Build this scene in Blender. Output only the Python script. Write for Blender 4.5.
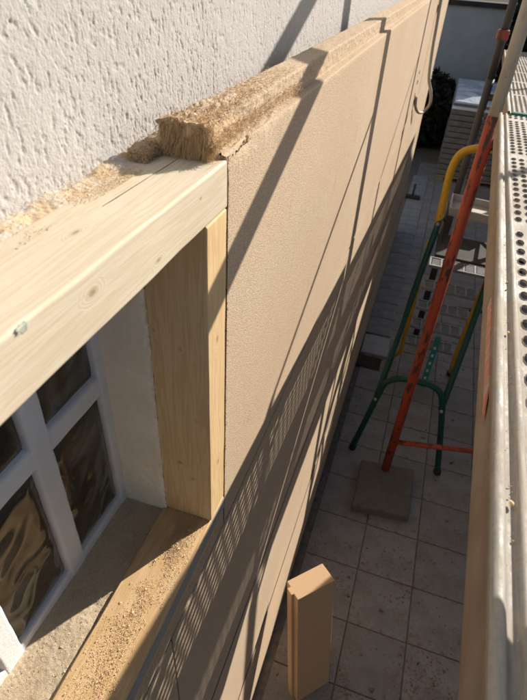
import bpy, bmesh, math, random
import numpy as np
from mathutils import Vector, Matrix

for o in list(bpy.data.objects): bpy.data.objects.remove(o)
scene = bpy.context.scene
col = scene.collection
B = 0.18                      # one layout unit = 0.18 m; the ground lies at z = -14 units below the camera
ZG = 14.0
def M3(p): return Vector((p[0]*B, p[1]*B, (p[2]+ZG)*B))

# ------------------------------------------------------------------ camera
cd = bpy.data.cameras.new('camera'); cam = bpy.data.objects.new('camera', cd); col.objects.link(cam)
R = [[0.9466568, 0.2364386, -0.2189469], [0.3176475, -0.5703350, 0.7575078], [0.0542310, -0.7866478, -0.6150156]]
m = Matrix.Identity(4)
for i in range(3):
    m[i][0] = R[i][0]; m[i][1] = -R[i][1]; m[i][2] = -R[i][2]
m.translation = M3((0, 0, 0))
cam.matrix_world = m
cd.sensor_width = 36; cd.sensor_fit = 'AUTO'; cd.lens = 36*516/700
cd.clip_start = 0.01; cd.clip_end = 500
cd.dof.use_dof = True; cd.dof.focus_distance = 0.75; cd.dof.aperture_fstop = 13
scene.camera = cam

# ------------------------------------------------------------------ light
SUN = Vector((1.0, 1.68, 1.0)).normalized()      # towards the sun
w = bpy.data.worlds.new('World'); scene.world = w; w.use_nodes = True
nt = w.node_tree; bg = nt.nodes['Background']
sky = nt.nodes.new('ShaderNodeTexSky'); sky.sky_type = 'NISHITA'; sky.sun_disc = False
sky.sun_elevation = math.asin(SUN.z); sky.sun_rotation = math.atan2(SUN.x, SUN.y)
nt.links.new(sky.outputs[0], bg.inputs[0]); bg.inputs[1].default_value = 0.066
sl = bpy.data.lights.new('sun', 'SUN'); sl.energy = 5.0; sl.angle = math.radians(0.53); sl.color = (1.0, 0.915, 0.80)
so = bpy.data.objects.new('sun', sl); col.objects.link(so)
so.rotation_euler = SUN.to_track_quat('Z', 'Y').to_euler(); so.location = (4, 6, 8)
vs = scene.view_settings
vs.view_transform = 'Standard'; vs.look = 'None'; vs.gamma = 1; vs.use_curve_mapping = False; vs.exposure = 0.58

# ------------------------------------------------------------------ helpers
rng = np.random.default_rng(7)
random.seed(7)

def lattice(shape_seed):
    return np.random.default_rng(shape_seed).random((64, 64, 64)).astype(np.float32)
_L = {}
def vnoise(p, seed=0):
    """value noise, p (n,3) -> 0..1"""
    if seed not in _L: _L[seed] = lattice(seed)
    L = _L[seed]
    i = np.floor(p).astype(int); f = p - i; f = f*f*(3-2*f); i &= 63; j = (i+1) & 63
    x0, y0, z0 = i[:, 0], i[:, 1], i[:, 2]; x1, y1, z1 = j[:, 0], j[:, 1], j[:, 2]
    fx, fy, fz = f[:, 0], f[:, 1], f[:, 2]
    a = L[x0, y0, z0]*(1-fx)+L[x1, y0, z0]*fx; b = L[x0, y1, z0]*(1-fx)+L[x1, y1, z0]*fx
    c = L[x0, y0, z1]*(1-fx)+L[x1, y0, z1]*fx; d = L[x0, y1, z1]*(1-fx)+L[x1, y1, z1]*fx
    return (a*(1-fy)+b*fy)*(1-fz)+(c*(1-fy)+d*fy)*fz
def fbm(p, oct=4, seed=0, gain=0.5):
    s = 0; a = 1; t = 0
    for k in range(oct):
        s = s + a*vnoise(p*(2.03**k)+17.3*k, seed); t += a; a *= gain
    return s/t

class G:
    """collects geometry in layout units (world)"""
    def __init__(s): s.v = []; s.f = []
    def add(s, vs, fs):
        n = len(s.v); s.v += [tuple(map(float, v)) for v in vs]; s.f += [tuple(i+n for i in f) for f in fs]; return s
    def box(s, o, a, b, c):
        o, a, b, c = map(lambda q: Vector(q), (o, a, b, c))
        vs = [o, o+a, o+a+b, o+b, o+c, o+a+c, o+a+b+c, o+b+c]
        fs = [(0, 3, 2, 1), (4, 5, 6, 7), (0, 1, 5, 4), (1, 2, 6, 5), (2, 3, 7, 6), (3, 0, 4, 7)]
        if a.cross(b).dot(c) < 0: fs = [f[::-1] for f in fs]
        return s.add(vs, fs)
    def aabb(s, x0, x1, y0, y1, z0, z1): return s.box((x0, y0, z0), (x1-x0, 0, 0), (0, y1-y0, 0), (0, 0, z1-z0))
    def tube(s, pts, r, seg=12, cap=True):
        pts = [Vector(p) for p in pts]; n = len(pts)
        rr = r if isinstance(r, (list, tuple)) else [r]*n
        t0 = (pts[1]-pts[0]).normalized()
        up = Vector((0, 0, 1)) if abs(t0.z) < .9 else Vector((1, 0, 0))
        u = t0.cross(up).normalized(); base = len(s.v)
        for k in range(n):
            t = (pts[min(k+1, n-1)]-pts[max(k-1, 0)]).normalized()
            u = (u - t*u.dot(t)).normalized(); v = t.cross(u)
            for q in range(seg):
                a = 2*math.pi*q/seg
                s.v.append(tuple(pts[k]+(u*math.cos(a)+v*math.sin(a))*rr[k]))
        for k in range(n-1):
            for q in range(seg):
                a = base+k*seg+q; b = base+k*seg+(q+1) % seg
                s.f.append((a, b, b+seg, a+seg))
        if cap:
            s.f.append(tuple(base+q for q in range(seg))[::-1]); s.f.append(tuple(base+(n-1)*seg+q for q in range(seg)))
        return s
    def grid(s, P):
        """P (nu,nv,3)"""
        nu, nv = P.shape[:2]; n = len(s.v)
        s.v += [tuple(map(float, q)) for q in P.reshape(-1, 3)]
        for i in range(nu-1):
            for j in range(nv-1):
                a = n+i*nv+j; s.f.append((a, a+nv, a+nv+1, a+1))
        return s

def curve(pts, n=8):
    """Catmull-Rom through pts"""
    P = [Vector(p) for p in pts]; P = [P[0]*2-P[1]]+P+[P[-1]*2-P[-2]]; out = []
    for i in range(1, len(P)-2):
        for k in range(n):
            t = k/n; a, b, c, d = P[i-1:i+3]
            out.append(.5*((2*b)+(c-a)*t+(2*a-5*b+4*c-d)*t*t+(3*b-a-3*c+d)*t**3))
    out.append(P[-2]); return out

def origin(parent):
    v = Vector((0, 0, 0))
    while parent is not None: v += parent.location; parent = parent.parent
    return v

def obj(name, g, mat, parent=None, at=None, bevel=0, smooth=False, seg=2):
    o0 = origin(parent) if parent else (M3(at) if at is not None else None)
    if o0 is None:
        a = np.array(g.v); o0 = M3(((a[:, 0].min()+a[:, 0].max())/2, (a[:, 1].min()+a[:, 1].max())/2, a[:, 2].min()))
    me = bpy.data.meshes.new(name)
    V = (np.array(g.v)*B + np.array([0, 0, ZG*B]) - np.array(o0)).tolist()
    me.from_pydata(V, [], g.f)
    if bevel:
        bm = bmesh.new(); bm.from_mesh(me)
        bmesh.ops.bevel(bm, geom=[e for e in bm.edges if len(e.link_faces) == 2 and e.calc_face_angle(0) > .5], offset=bevel*B, segments=seg, affect='EDGES', profile=.6)
        bm.to_mesh(me); bm.free()
    me.materials.append(mat)
    if smooth:
        me.polygons.foreach_set('use_smooth', [True]*len(me.polygons))
    me.update()
    o = bpy.data.objects.new(name, me); col.objects.link(o)
    if parent: o.parent = parent
    else: o.location = o0
    return o
def npobj(name, V, F, mat, parent=None, at=None, smooth=False):
    """fast path for large quad/tri grids: V (n,3) layout units, F (m,k)"""
    o0 = origin(parent) if parent else M3(at)
    me = bpy.data.meshes.new(name); k = F.shape[1]
    W = (V*B + np.array([0, 0, ZG*B]) - np.array(o0)).astype(np.float32)
    me.vertices.add(len(W)); me.vertices.foreach_set('co', W.ravel())
    me.loops.add(F.size); me.loops.foreach_set('vertex_index', F.ravel().astype(np.int32))
    me.polygons.add(len(F)); me.polygons.foreach_set('loop_start', np.arange(0, F.size, k, dtype=np.int32))
    me.polygons.foreach_set('loop_total', np.full(len(F), k, dtype=np.int32))
    if smooth: me.polygons.foreach_set('use_smooth', np.ones(len(F), dtype=bool))
    me.materials.append(mat); me.update(calc_edges=True); me.validate()
    o = bpy.data.objects.new(name, me); col.objects.link(o)
    if parent: o.parent = parent
    else: o.location = o0
    return o
def gridfaces(nu, nv):
    i, j = np.meshgrid(np.arange(nu-1), np.arange(nv-1), indexing='ij'); a = (i*nv+j).ravel()
    return np.stack([a, a+nv, a+nv+1, a+1], 1)
def tag(o, label, cat, group=None):
    o['label'] = label; o['category'] = cat
    if group: o['group'] = group
    return o
def empty(name, at, label, cat, group=None):
    o = bpy.data.objects.new(name, None); col.objects.link(o); o.location = M3(at); o.empty_display_size = .05
    return tag(o, label, cat, group)
def kind(o, k): o['kind'] = k; return o

# ------------------------------------------------------------------ materials
class NM:
    def __init__(s, name):
        s.m = bpy.data.materials.new(name); s.m.use_nodes = True; s.t = s.m.node_tree; s.b = s.t.nodes['Principled BSDF']
        s.tc = s.t.nodes.new('ShaderNodeTexCoord'); s.co = s.tc.outputs['Object']; s.bumpn = None
    def L(s, a, b): s.t.links.new(a, b)
    def N(s, t): return s.t.nodes.new(t)
    def map(s, scale=(1, 1, 1), rot=(0, 0, 0), src=None):
        n = s.N('ShaderNodeMapping'); n.inputs['Scale'].default_value = scale; n.inputs['Rotation'].default_value = rot; s.L(src or s.co, n.inputs[0]); return n.outputs[0]
    def noise(s, scale, detail=4, rough=.55, vec=None, dist=0):
        n = s.N('ShaderNodeTexNoise'); n.inputs['Scale'].default_value = scale; n.inputs['Detail'].default_value = detail
        n.inputs['Roughness'].default_value = rough; n.inputs['Distortion'].default_value = dist; s.L(vec or s.co, n.inputs['Vector']); return n.outputs[0]
    def vor(s, scale, vec=None, feat='F1'):
        n = s.N('ShaderNodeTexVoronoi'); n.feature = feat; n.inputs['Scale'].default_value = scale; s.L(vec or s.co, n.inputs['Vector']); return n.outputs['Distance']
    def ramp(s, fac, stops):
        n = s.N('ShaderNodeValToRGB'); r = n.color_ramp
        while len(r.elements) < len(stops): r.elements.new(.5)
        for e, (p, c) in zip(r.elements, stops):
            e.position = p; e.color = (c, c, c, 1) if isinstance(c, (int, float)) else (*c, 1)
        s.L(fac, n.inputs[0]); return n.outputs[0]
    def mix(s, fac, a, b, mode='MIX'):
        n = s.N('ShaderNodeMix'); n.data_type = 'RGBA'; n.blend_type = mode
        for sock, val in ((n.inputs[0], fac), (n.inputs[6], a), (n.inputs[7], b)):
            if hasattr(val, 'links'): s.L(val, sock)
            elif isinstance(val, (int, float)): sock.default_value = val if sock is n.inputs[0] else (val, val, val, 1)
            else: sock.default_value = (*val, 1)
        return n.outputs[2]
    def math(s, op, a, b=0.0):
        n = s.N('ShaderNodeMath'); n.operation = op
        for sock, val in zip(n.inputs, (a, b)):
            if hasattr(val, 'links'): s.L(val, sock)
            else: sock.default_value = val
        return n.outputs[0]
    def color(s, c):
        if hasattr(c, 'links'): s.L(c, s.b.inputs['Base Color'])
        else: s.b.inputs['Base Color'].default_value = (*c, 1)
        return s
    def rough(s, c):
        if hasattr(c, 'links'): s.L(c, s.b.inputs['Roughness'])
        else: s.b.inputs['Roughness'].default_value = c
        return s
    def metal(s, c):
        if hasattr(c, 'links'): s.L(c, s.b.inputs['Metallic'])
        else: s.b.inputs['Metallic'].default_value = c
        return s
    def spec(s, v): s.b.inputs['Specular IOR Level'].default_value = v; return s
    def bump(s, h, strength=.5, dist=.001):
        n = s.N('ShaderNodeBump'); n.inputs['Strength'].default_value = strength; n.inputs['Distance'].default_value = dist; s.L(h, n.inputs['Height'])
        if s.bumpn: s.L(s.bumpn, n.inputs['Normal'])
        s.bumpn = n.outputs[0]; s.L(s.bumpn, s.b.inputs['Normal']); return s
    def rnd(s): return s.N('ShaderNodeObjectInfo').outputs['Random']

def mat_stucco():
    k = NM('stucco'); a = k.noise(14, 5); b = k.noise(420, 3)
    c = k.mix(a, (.49, .47, .45), (.56, .54, .52)); c = k.mix(k.ramp(b, [(.35, 0), (.7, .3)]), c, (.40, .38, .355))
    k.color(c).rough(.95).spec(.15).bump(b, .6, .0014).bump(k.noise(1300, 2), .4, .0005); return k.m
def mat_plaster():
    k = NM('white_plaster'); a = k.noise(18, 5); b = k.noise(150, 4)
    c = k.mix(k.ramp(a, [(.35, 0), (.75, 1)]), (.87, .80, .68), (.79, .70, .57)); k.color(c).rough(.9).spec(.2).bump(b, .3, .0012); return k.m
def mat_fibre(name='wood_fibre', dark=1.0, coarse=1.0):
    k = NM(name); big = k.noise(1.7, 4, .6)
    a = k.noise(5, 5); f = k.noise(620/coarse, 3, .75); g = k.noise(260, 4, .65, k.map((1, .35, 1.0)))
    st = k.noise(9, 6, .6, k.map((1, 1.6, .8), (.6, 0, 0)))
    c = k.mix(a, (.64*dark, .505*dark, .372*dark), (.72*dark, .58*dark, .44*dark))
    c = k.mix(k.ramp(f, [(.38, 1), (.56, 0)]), c, (.40*dark, .285*dark, .175*dark))
    c = k.mix(k.ramp(g, [(.55, 0), (.8, .35)]), c, (.78*dark, .64*dark, .50*dark))
    c = k.mix(k.ramp(st, [(.62, 0), (.72, .28)]), c, (.33*dark, .25*dark, .175*dark))
    c = k.mix(k.ramp(big, [(.35, .22), (.6, 0)]), c, (.47, .34, .215)); c = k.mix(k.math('MULTIPLY', k.rnd(), .16), c, (.50, .37, .25))
    sf = k.noise(3, 3, .5, k.map((1, 26, 7), (.9, 0, 0))); c = k.mix(k.ramp(sf, [(.66, 0), (.74, .30)]), c, (.36, .26, .17))
    k.color(c).rough(.95).spec(.1).bump(g, .3, .0015).bump(f, .8, .0016); return k.m
def mat_torn():
    k = NM('torn_fibre'); f = k.noise(420, 4, .7); g = k.noise(45, 4)
    c = k.mix(g, (.58, .42, .26), (.72, .56, .38)); c = k.mix(k.ramp(f, [(.3, .7), (.6, 0)]), c, (.30, .18, .09))
    k.color(c).rough(.95).spec(.1).bump(f, .8, .002).bump(k.noise(1, 3, .6, k.map((700, 120, 120))), .7, .002); return k.m
def mat_strand():
    k = NM('fibre_strand'); c = k.mix(k.noise(120, 2), (.56, .36, .19), (.78, .58, .36)); k.color(c).rough(.9).spec(.15); return k.m
def mat_wood(name, c0, c1, c2, axis='y', knots=(), ring=1.0, rough=.62):
    k = NM(name)
    big = {'x': (4, 60, 60), 'y': (60, 4, 60), 'z': (60, 60, 4)}[axis]; big = tuple(v*ring for v in big)
    fine = {'x': (30, 1100, 1100), 'y': (1100, 30, 1100), 'z': (1100, 1100, 30)}[axis]
    co = k.co
    for (p, r, el) in knots:      # rings swirl round each knot
        n = k.N('ShaderNodeVectorMath'); n.operation = 'SUBTRACT'; k.L(co, n.inputs[0]); n.inputs[1].default_value = p
        sc = k.N('ShaderNodeVectorMath'); sc.operation = 'MULTIPLY'; k.L(n.outputs[0], sc.inputs[0]); sc.inputs[1].default_value = el
        ln = k.N('ShaderNodeVectorMath'); ln.operation = 'LENGTH'; k.L(sc.outputs[0], ln.inputs[0])
        lv = k.math('DIVIDE', ln.outputs['Value'], r); k.kd = lv if not hasattr(k, 'kd') else k.math('MINIMUM', k.kd, lv)
    g = k.noise(1, 3, .5, k.map(big), 1.2); f = k.noise(1, 2, .6, k.map(fine)); bl = k.noise(7, 3)
    if knots:
        infl = k.ramp(k.kd, [(0, 1), (.035, 0)]); g = k.math('ADD', g, k.math('MULTIPLY', infl, .8))
    w_ = k.math('SINE', k.math('MULTIPLY', g, 34.0)); w_ = k.math('MULTIPLY_ADD', w_, .5); k.t.nodes[-1].inputs[2].default_value = .5
    c = k.mix(k.ramp(w_, [(.15, 0), (.95, 1)]), c0, c1)
    c = k.mix(k.ramp(f, [(.45, .0), (.7, .5)]), c, c2)
    c = k.mix(k.ramp(bl, [(.4, 0), (.75, .35)]), c, tuple(v*.82 for v in c0))
    if knots:
        c = k.mix(k.ramp(k.kd, [(0, .75), (.006, .6), (.0105, .2), (.018, 0)]), c, (.27, .15, .075))
    k.color(c).rough(rough).spec(.25).bump(f, .5, .0005).bump(w_, .15, .0004); return k.m
def mat_simple(name, c0, c1, scale=20, rough=.6, metal=0, bump=.2, bscale=200, bd=.001, spec=.4):
    k = NM(name); k.color(k.mix(k.ramp(k.noise(scale, 5), [(.35, 0), (.68, 1)]), c0, c1)).rough(rough).metal(metal).spec(spec)
    if bump: k.bump(k.noise(bscale, 4), bump, bd)
    return k.m
def mat_painted(name, c0, c1, chip, amount=.62, scale=30, rough=.5, stretch=(1, 1, .25)):
    k = NM(name); a = k.noise(scale, 6, .65, k.map(stretch)); m_ = k.ramp(a, [(amount, 0), (amount+.03, 1)])
    c = k.mix(k.noise(12, 4), c0, c1); c = k.mix(m_, c, chip); d = k.noise(60, 4, .6, k.map((1, 1, .3)))
    c = k.mix(k.ramp(d, [(.55, 0), (.75, .5)]), c, tuple(v*.45 for v in c0))
    k.color(c).rough(rough).spec(.4).bump(m_, .3, .0006); return k.m
def mat_deck():
    k = NM('dusty_galvanised_steel'); d = k.noise(9, 6, .65); e = k.noise(160, 4, .7)
    dust = k.ramp(k.math('ADD', k.math('MULTIPLY', d, .7), k.math('MULTIPLY', e, .3)), [(.34, 0), (.56, 1)])
    c = k.mix(dust, (.36, .365, .37), (.40, .355, .295)); c = k.mix(k.ramp(e, [(.3, .35), (.5, 0)]), c, (.25, .22, .18))
    sc = k.noise(1, 4, .7, k.map((260, 5, 260))); c = k.mix(k.ramp(sc, [(.45, 0), (.62, .55)]), c, (.24, .225, .205)); c = k.mix(k.ramp(k.noise(30, 5, .7), [(.56, 0), (.66, .6)]), c, (.47, .41, .33))
    k.color(c).rough(k.ramp(dust, [(0, .5), (1, .9)])).metal(k.ramp(dust, [(0, .7), (1, .0)])).bump(e, .3, .0006); return k.m
def mat_rail():
    k = NM('dusty_brown_rail'); d = k.noise(9, 6, .65); e = k.noise(120, 4, .7, k.map((1, .15, 1)))
    c = k.mix(k.ramp(d, [(.4, 0), (.62, 1)]), (.21, .155, .11), (.27, .215, .165)); c = k.mix(k.ramp(e, [(.52, 0), (.66, .6)]), c, (.27, .12, .075))
    k.color(c).rough(.7).metal(.15).bump(e, .3, .0006); return k.m
def mat_tile():
    k = NM('terrace_tile'); a = k.noise(7, 6, .6); b = k.noise(42, 5, .7); r = k.rnd()
    c = k.mix(r, (.235, .23, .225), (.30, .292, .285)); c = k.mix(k.ramp(a, [(.35, 0), (.65, .6)]), c, (.16, .145, .13))
    c = k.mix(k.ramp(b, [(.58, 0), (.72, .5)]), c, (.38, .36, .34)); v = k.noise(23, 5, .75, None, 1.5)
    c = k.mix(k.ramp(v, [(.52, 0), (.66, .7)]), c, (.20, .13, .075))
    k.color(c).rough(.6).spec(.35).bump(b, .25, .001); return k.m
def mat_concrete(name, c0, c1, c2):
    k = NM(name); a = k.noise(25, 6, .7); b = k.noise(520, 3, .7); s = k.vor(330)
    c = k.mix(k.ramp(a, [(.3, 0), (.7, 1)]), c0, c1); c = k.mix(k.ramp(b, [(.5, 0), (.68, .8)]), c, c2); c = k.mix(k.ramp(s, [(.08, .3), (.2, 0)]), c, tuple(v*.6 for v in c0))
    k.color(c).rough(.92).spec(.2).bump(b, .6, .0012).bump(a, .4, .002); return k.m
def mat_glass():
    k = NM('glass_block_glass')
    wv = k.noise(11, 1, .25, k.map((1, 1.5, 1.3), (.5, 0, 0)), 1.0); w2 = k.noise(20, 0, .3, k.map((1, 1.4, .6), (-.4, 0, 0)), .6)
    c = k.mix(k.ramp(wv, [(.3, 0), (.7, 1)]), (.026, .023, .017), (.085, .072, .045))
    k.color(c).rough(.15); k.b.inputs['IOR'].default_value = 1.55; k.b.inputs['Specular IOR Level'].default_value = .5
    k.b.inputs['Coat Weight'].default_value = .25; k.b.inputs['Coat Roughness'].default_value = .03
    k.bump(wv, .8, .016).bump(w2, .3, .004); return k.m
def mat_film():
    k = NM('stretch_film'); a = k.noise(9, 4, .6, None, 1.2)
    k.color(k.mix(a, (.36, .42, .50), (.55, .60, .66))).rough(.22).spec(.6).bump(a, .8, .02); return k.m
def mat_leaf(name, c0, c1):
    k = NM(name); k.color(k.mix(k.noise(25, 3), c0, c1)).rough(.7).spec(.3); return k.m

STUCCO = mat_stucco(); PLASTER = mat_plaster(); FIBRE = mat_fibre(); TORN = mat_torn(); STRAND = mat_strand()
FIBRE_OFF = mat_simple('wood_fibre_offcut', (.52, .355, .215), (.58, .41, .255), 300, .95, 0, .6, 600, .0015, .1)
BEAMW = mat_wood('pale_spruce', (.70, .575, .385), (.615, .475, .285), (.50, .37, .21), 'y')
DECK = mat_deck(); RAIL = mat_rail(); TILE = mat_tile()
SILLC = mat_concrete('weathered_sill_concrete', (.44, .34, .225), (.56, .46, .33), (.68, .59, .46))
SLABC = mat_concrete('old_concrete', (.11, .098, .082), (.17, .15, .125), (.22, .20, .17))
ORANGE = mat_painted('worn_orange_paint', (.44, .075, .028), (.34, .05, .022), (.07, .035, .025), .545, 45)
GALV = mat_painted('grey_scaffold_tube', (.34, .32, .29), (.42, .40, .36), (.20, .15, .10), .66, 40, .5)
DARKTUBE = mat_painted('dark_scaffold_tube', (.05, .05, .05), (.075, .07, .066), (.08, .045, .03), .64, 40, .5)
GREEN = mat_painted('dark_green_lacquer', (.004, .05, .038), (.008, .07, .052), (.09, .085, .075), .66, 60, .35)
YELLOW = mat_painted('yellow_lacquer', (.62, .36, .015), (.55, .30, .012), (.16, .10, .03), .66, 40, .4)
STEPM = mat_simple('grey_step_metal', (.20, .205, .21), (.28, .285, .29), 40, .65, .1)
BLACKR = mat_simple('black_rubber', (.012, .012, .012), (.03, .03, .03), 50, .7)
CLAMP = mat_painted('rusty_red_clamp', (.30, .06, .03), (.22, .05, .03), (.12, .05, .03), .55)
SAWD = NM('sawdust'); SAWD.color(SAWD.mix(SAWD.noise(180, 3), (.66, .48, .28), (.82, .65, .43))).rough(.9).spec(.1); SAWD = SAWD.m
DIRT = mat_simple('dark_soil_and_joint_shade', (.045, .035, .026), (.085, .068, .05), 12, .95, 0, .6, 60, .01, .1)
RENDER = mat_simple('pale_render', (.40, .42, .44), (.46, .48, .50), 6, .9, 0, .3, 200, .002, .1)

# ------------------------------------------------------------------ ground
g = G(); g.add([(-150, -150, -14.12), (400, -150, -14.12), (400, 500, -14.12), (-150, 500, -14.12)], [(0, 1, 2, 3)])
kind(obj('ground', g, DIRT, at=(0, 0, -14.12)), 'structure')
pave = bpy.data.objects.new('pavement', None); col.objects.link(pave); pave.location = M3((0, 0, -14)); kind(pave, 'structure')
g = G(); g.aabb(-1.45, 10.9, -8, 62, -14.10, -14.025)
obj('grout_bed', g, mat_simple('grout', (.12, .105, .09), (.19, .17, .15), 30, .95, 0, .4, 300, .002, .1), pave)
T = 1.57
tg = G(); tg.aabb(-T/2+.016, T/2-.016, -T/2+.016, T/2-.016, -14.06, -14.0)
tile0 = obj('tile', tg, TILE, pave, bevel=.012)
n = 0
for i in range(0, 7):
    for j in range(-3, 29):
        x = .805-T/2+i*T; y = 8.55-T/2+(j-3)*T
        t = tile0 if n == 0 else tile0.copy()
        if n: col.objects.link(t); t.parent = pave
        t.location = (x*B, y*B, random.uniform(-.0012, .0012)); t.rotation_euler = (random.uniform(-.0025, .0025), random.uniform(-.0025, .0025), random.uniform(-.004, .004)); n += 1
PAVER = mat_simple('pale_paver', (.21, .21, .21), (.29, .29, .285), 12, .85, 0, .35, 150, .002, .2)
sg = G(); sg.aabb(-.6, .57, -.71, .71, -14.0, -13.95)
slab0 = obj('paving_slab', sg, PAVER, pave, bevel=.015)
for j in range(16):
    t = slab0 if j == 0 else slab0.copy()
    if j: col.objects.link(t); t.parent = pave
    t.location = (-.37*B, (21.1+j*1.47)*B, random.uniform(-.001, .001)); t.rotation_euler = (0, 0, random.uniform(-.01, .01))
sg = G(); sg.aabb(-.6, .57, -.71, .71, -14.0, -13.9)
t = obj('paving_slab', sg, mat_simple('white_paver', (.36, .355, .34), (.43, .42, .41), 12, .85, 0, .3, 150, .002, .2), pave, bevel=.03); t.location = (-.33*B, 19.45*B, 0); t.rotation_euler = (0, 0, .02)
g = G(); g.aabb(-1.0, .05, 17.75, 18.6, -14.0, -13.965)
obj('soil_patch', g, DIRT, pave, bevel=.01)

# ------------------------------------------------------------------ house
house = empty('house', (-4, 12, -14), 'house wall of rough pale stucco clad with brown wood fibre insulation boards', 'house')
# stucco face, dense near the camera
y = np.concatenate([np.arange(.3, 3.6, .0062), np.arange(3.6, 8, .013), np.arange(8, 20, .05), np.linspace(20, 32, 40)])
z = np.concatenate([np.arange(-1.0, .1, .0062), np.linspace(.12, .6, 14)])
Y, Z = np.meshgrid(y, z, indexing='ij'); P = np.stack([np.full(Y.size, 0.), Y.ravel(), Z.ravel()], 1)
d1 = fbm(P*np.array([1, 7, 5.]), 3, 1); d2 = fbm(P*np.array([1, 26, 14.])+3, 3, 2); d3 = fbm(P*np.array([1, 60, 38.])+9, 3, 3)
pit = np.clip((d2-.60)/.08, 0, 1)*np.clip((d3-.40)/.12, 0, 1); bumps = np.clip((fbm(P*np.array([1, 34, 17.])+31, 3, 5)-.60)/.12, 0, 1); d5 = fbm(P*np.array([1, 50, 27.])+77, 3, 6); d6 = vnoise(P*np.array([1, 95, 55.]), 7)
scr = np.clip((d5-.645)/.045, 0, 1)
disp = .68*((d1-.5)*.006 + (d2-.5)*.0012 + (d3-.5)*.0030 + (d6-.5)*.0024 - pit*np.clip((d6-.2)*2, 0, 1)*.005 - scr*.0058 + bumps*.0018)
V = np.stack([-1.5+disp, Y.ravel(), Z.ravel()], 1)
npobj('stucco_face', V, gridfaces(len(y), len(z))[:, ::-1], STUCCO, house, smooth=True)
# masonry behind (opening for the window)
g = G(); g.aabb(-16, -1.55, -30, 32, -1.0, 18); g.aabb(-16, -1.9, -30, 31.9, -14.05, -1.0)
g.aabb(-1.9, -1.56, 2.275, 31.95, -14.05, -1.003); g.aabb(-1.9, -1.56, -30, 2.275, -14.05, -3.95); g.aabb(-1.9, -1.56, -30, -3, -3.95, -1.003)
obj('masonry', g, STUCCO, house)
g = G(); g.aabb(-1.56, -1.49, -30, .3, -1.0, 18); g.aabb(-1.56, -1.49, .3, 32, .58, 18); obj('stucco_wall', g, STUCCO, house)
# window reveal (white plaster) and sill
yy = np.linspace(-1.92, -1.40, 60); zz = np.linspace(-3.86, -.95, 260); X_, Z_ = np.meshgrid(yy, zz, indexing='ij')
P = np.stack([X_.ravel(), X_.ravel()*0, Z_.ravel()], 1); n1 = fbm(P*6, 4, 8); n2 = fbm(P*30, 3, 9)
edge = np.exp(-((P[:, 0]+1.41)/.02)**2)*(n2-.3)*.05
V = np.stack([P[:, 0], 2.262+(n1-.5)*.02+(n2-.5)*.006+edge, P[:, 2]], 1)
npobj('window_reveal', V, gridfaces(60, 260), PLASTER, house, smooth=True)
xs = np.linspace(-1.95, -1.40, 90); ys = np.linspace(-.6, 2.30, 420); X_, Y_ = np.meshgrid(xs, ys, indexing='ij')
P = np.stack([X_.ravel(), Y_.ravel(), X_.ravel()*0], 1); n1 = fbm(P*5, 4, 11); n2 = fbm(P*45, 3, 12)
V = np.stack([P[:, 0], P[:, 1], -3.775+(n1-.5)*.03+(n2-.5)*.007 + np.clip((P[:, 0]+1.75)/-.1, 0, 1)*.02], 1)
npobj('window_sill', V, gridfaces(90, 420), SILLC, house, smooth=True)

# glass block window
win = obj('mortar_grid', G().aabb(-1.98, -1.87, -2.9, 2.268, -3.80, -1.0), mat_simple('white_mortar', (.74, .745, .75), (.80, .80, .80), 30, .75, 0, .5, 260, .0015, .3), house)
win['label'] = 'white mortar grid holding wavy glass blocks'
JM = win.data.materials[0]
gx = G()
def bar(y0, y1, z0, z1):        # rounded raised joint
    hor = (y1-y0) > (z1-z0); nn = 21; P = []
    L = np.linspace(y0, y1, 60) if hor else np.linspace(z0, z1, 60)
    for a in L:
        row = []
        for q in range(nn):
            t = q/(nn-1); cx = -1.885+(.100 if hor else .105)*(1-abs(2*t-1)**14)
            wob = .002*math.sin(a*23)+.0015*math.sin(a*51+1)
            row.append((cx, a, z0+(z1-z0)*t+wob*(t-.5)*2) if hor else (cx, y0+(y1-y0)*t+wob*(t-.5)*2, a))
        P.append(row)
    P = np.array(P); gx.grid(P if not hor else P[::-1])
cols = [(1.66+.0-.7*k, 2.195-.7*k) for k in range(7)]
rows = [(-3.69, -2.53), (-2.365, -1.20)]
for k in range(7): bar(cols[k][0]-.165-.012, cols[k][0]+.012, -3.80, -1.0)
bar(2.185, 2.275, -3.80, -1.0); bar(-3, 2.27, -3.80, -3.678); bar(-3, 2.27, -2.542, -2.353)
obj('raised_joint', gx, JM, win, smooth=True)
GL = mat_glass()
nb = 18
for r_, (z0, z1) in enumerate(rows):
    for k, (y0, y1) in enumerate(cols):
        Yb, Zb = np.meshgrid(np.linspace(0, 1, nb), np.linspace(0, 1, nb*2), indexing='ij')
        e = np.minimum(np.minimum(Yb, 1-Yb)*(y1-y0), np.minimum(Zb, 1-Zb)*(z1-z0))
        ht = np.clip(e/.09, 0, 1); ht = np.sin(ht*math.pi/2)
        nz = fbm(np.stack([Yb.ravel()*1.6+k*7, Zb.ravel()*2.4+r_*5, Yb.ravel()*0], 1), 2, 20).reshape(Yb.shape)
        X_ = -1.835+.03*ht+.05*(nz-.5)*ht
        P = np.stack([X_, y0+(y1-y0)*Yb, z0+(z1-z0)*Zb], 2)
        b_ = obj('glass_block', G().grid(P), GL, win, smooth=True)

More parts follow.
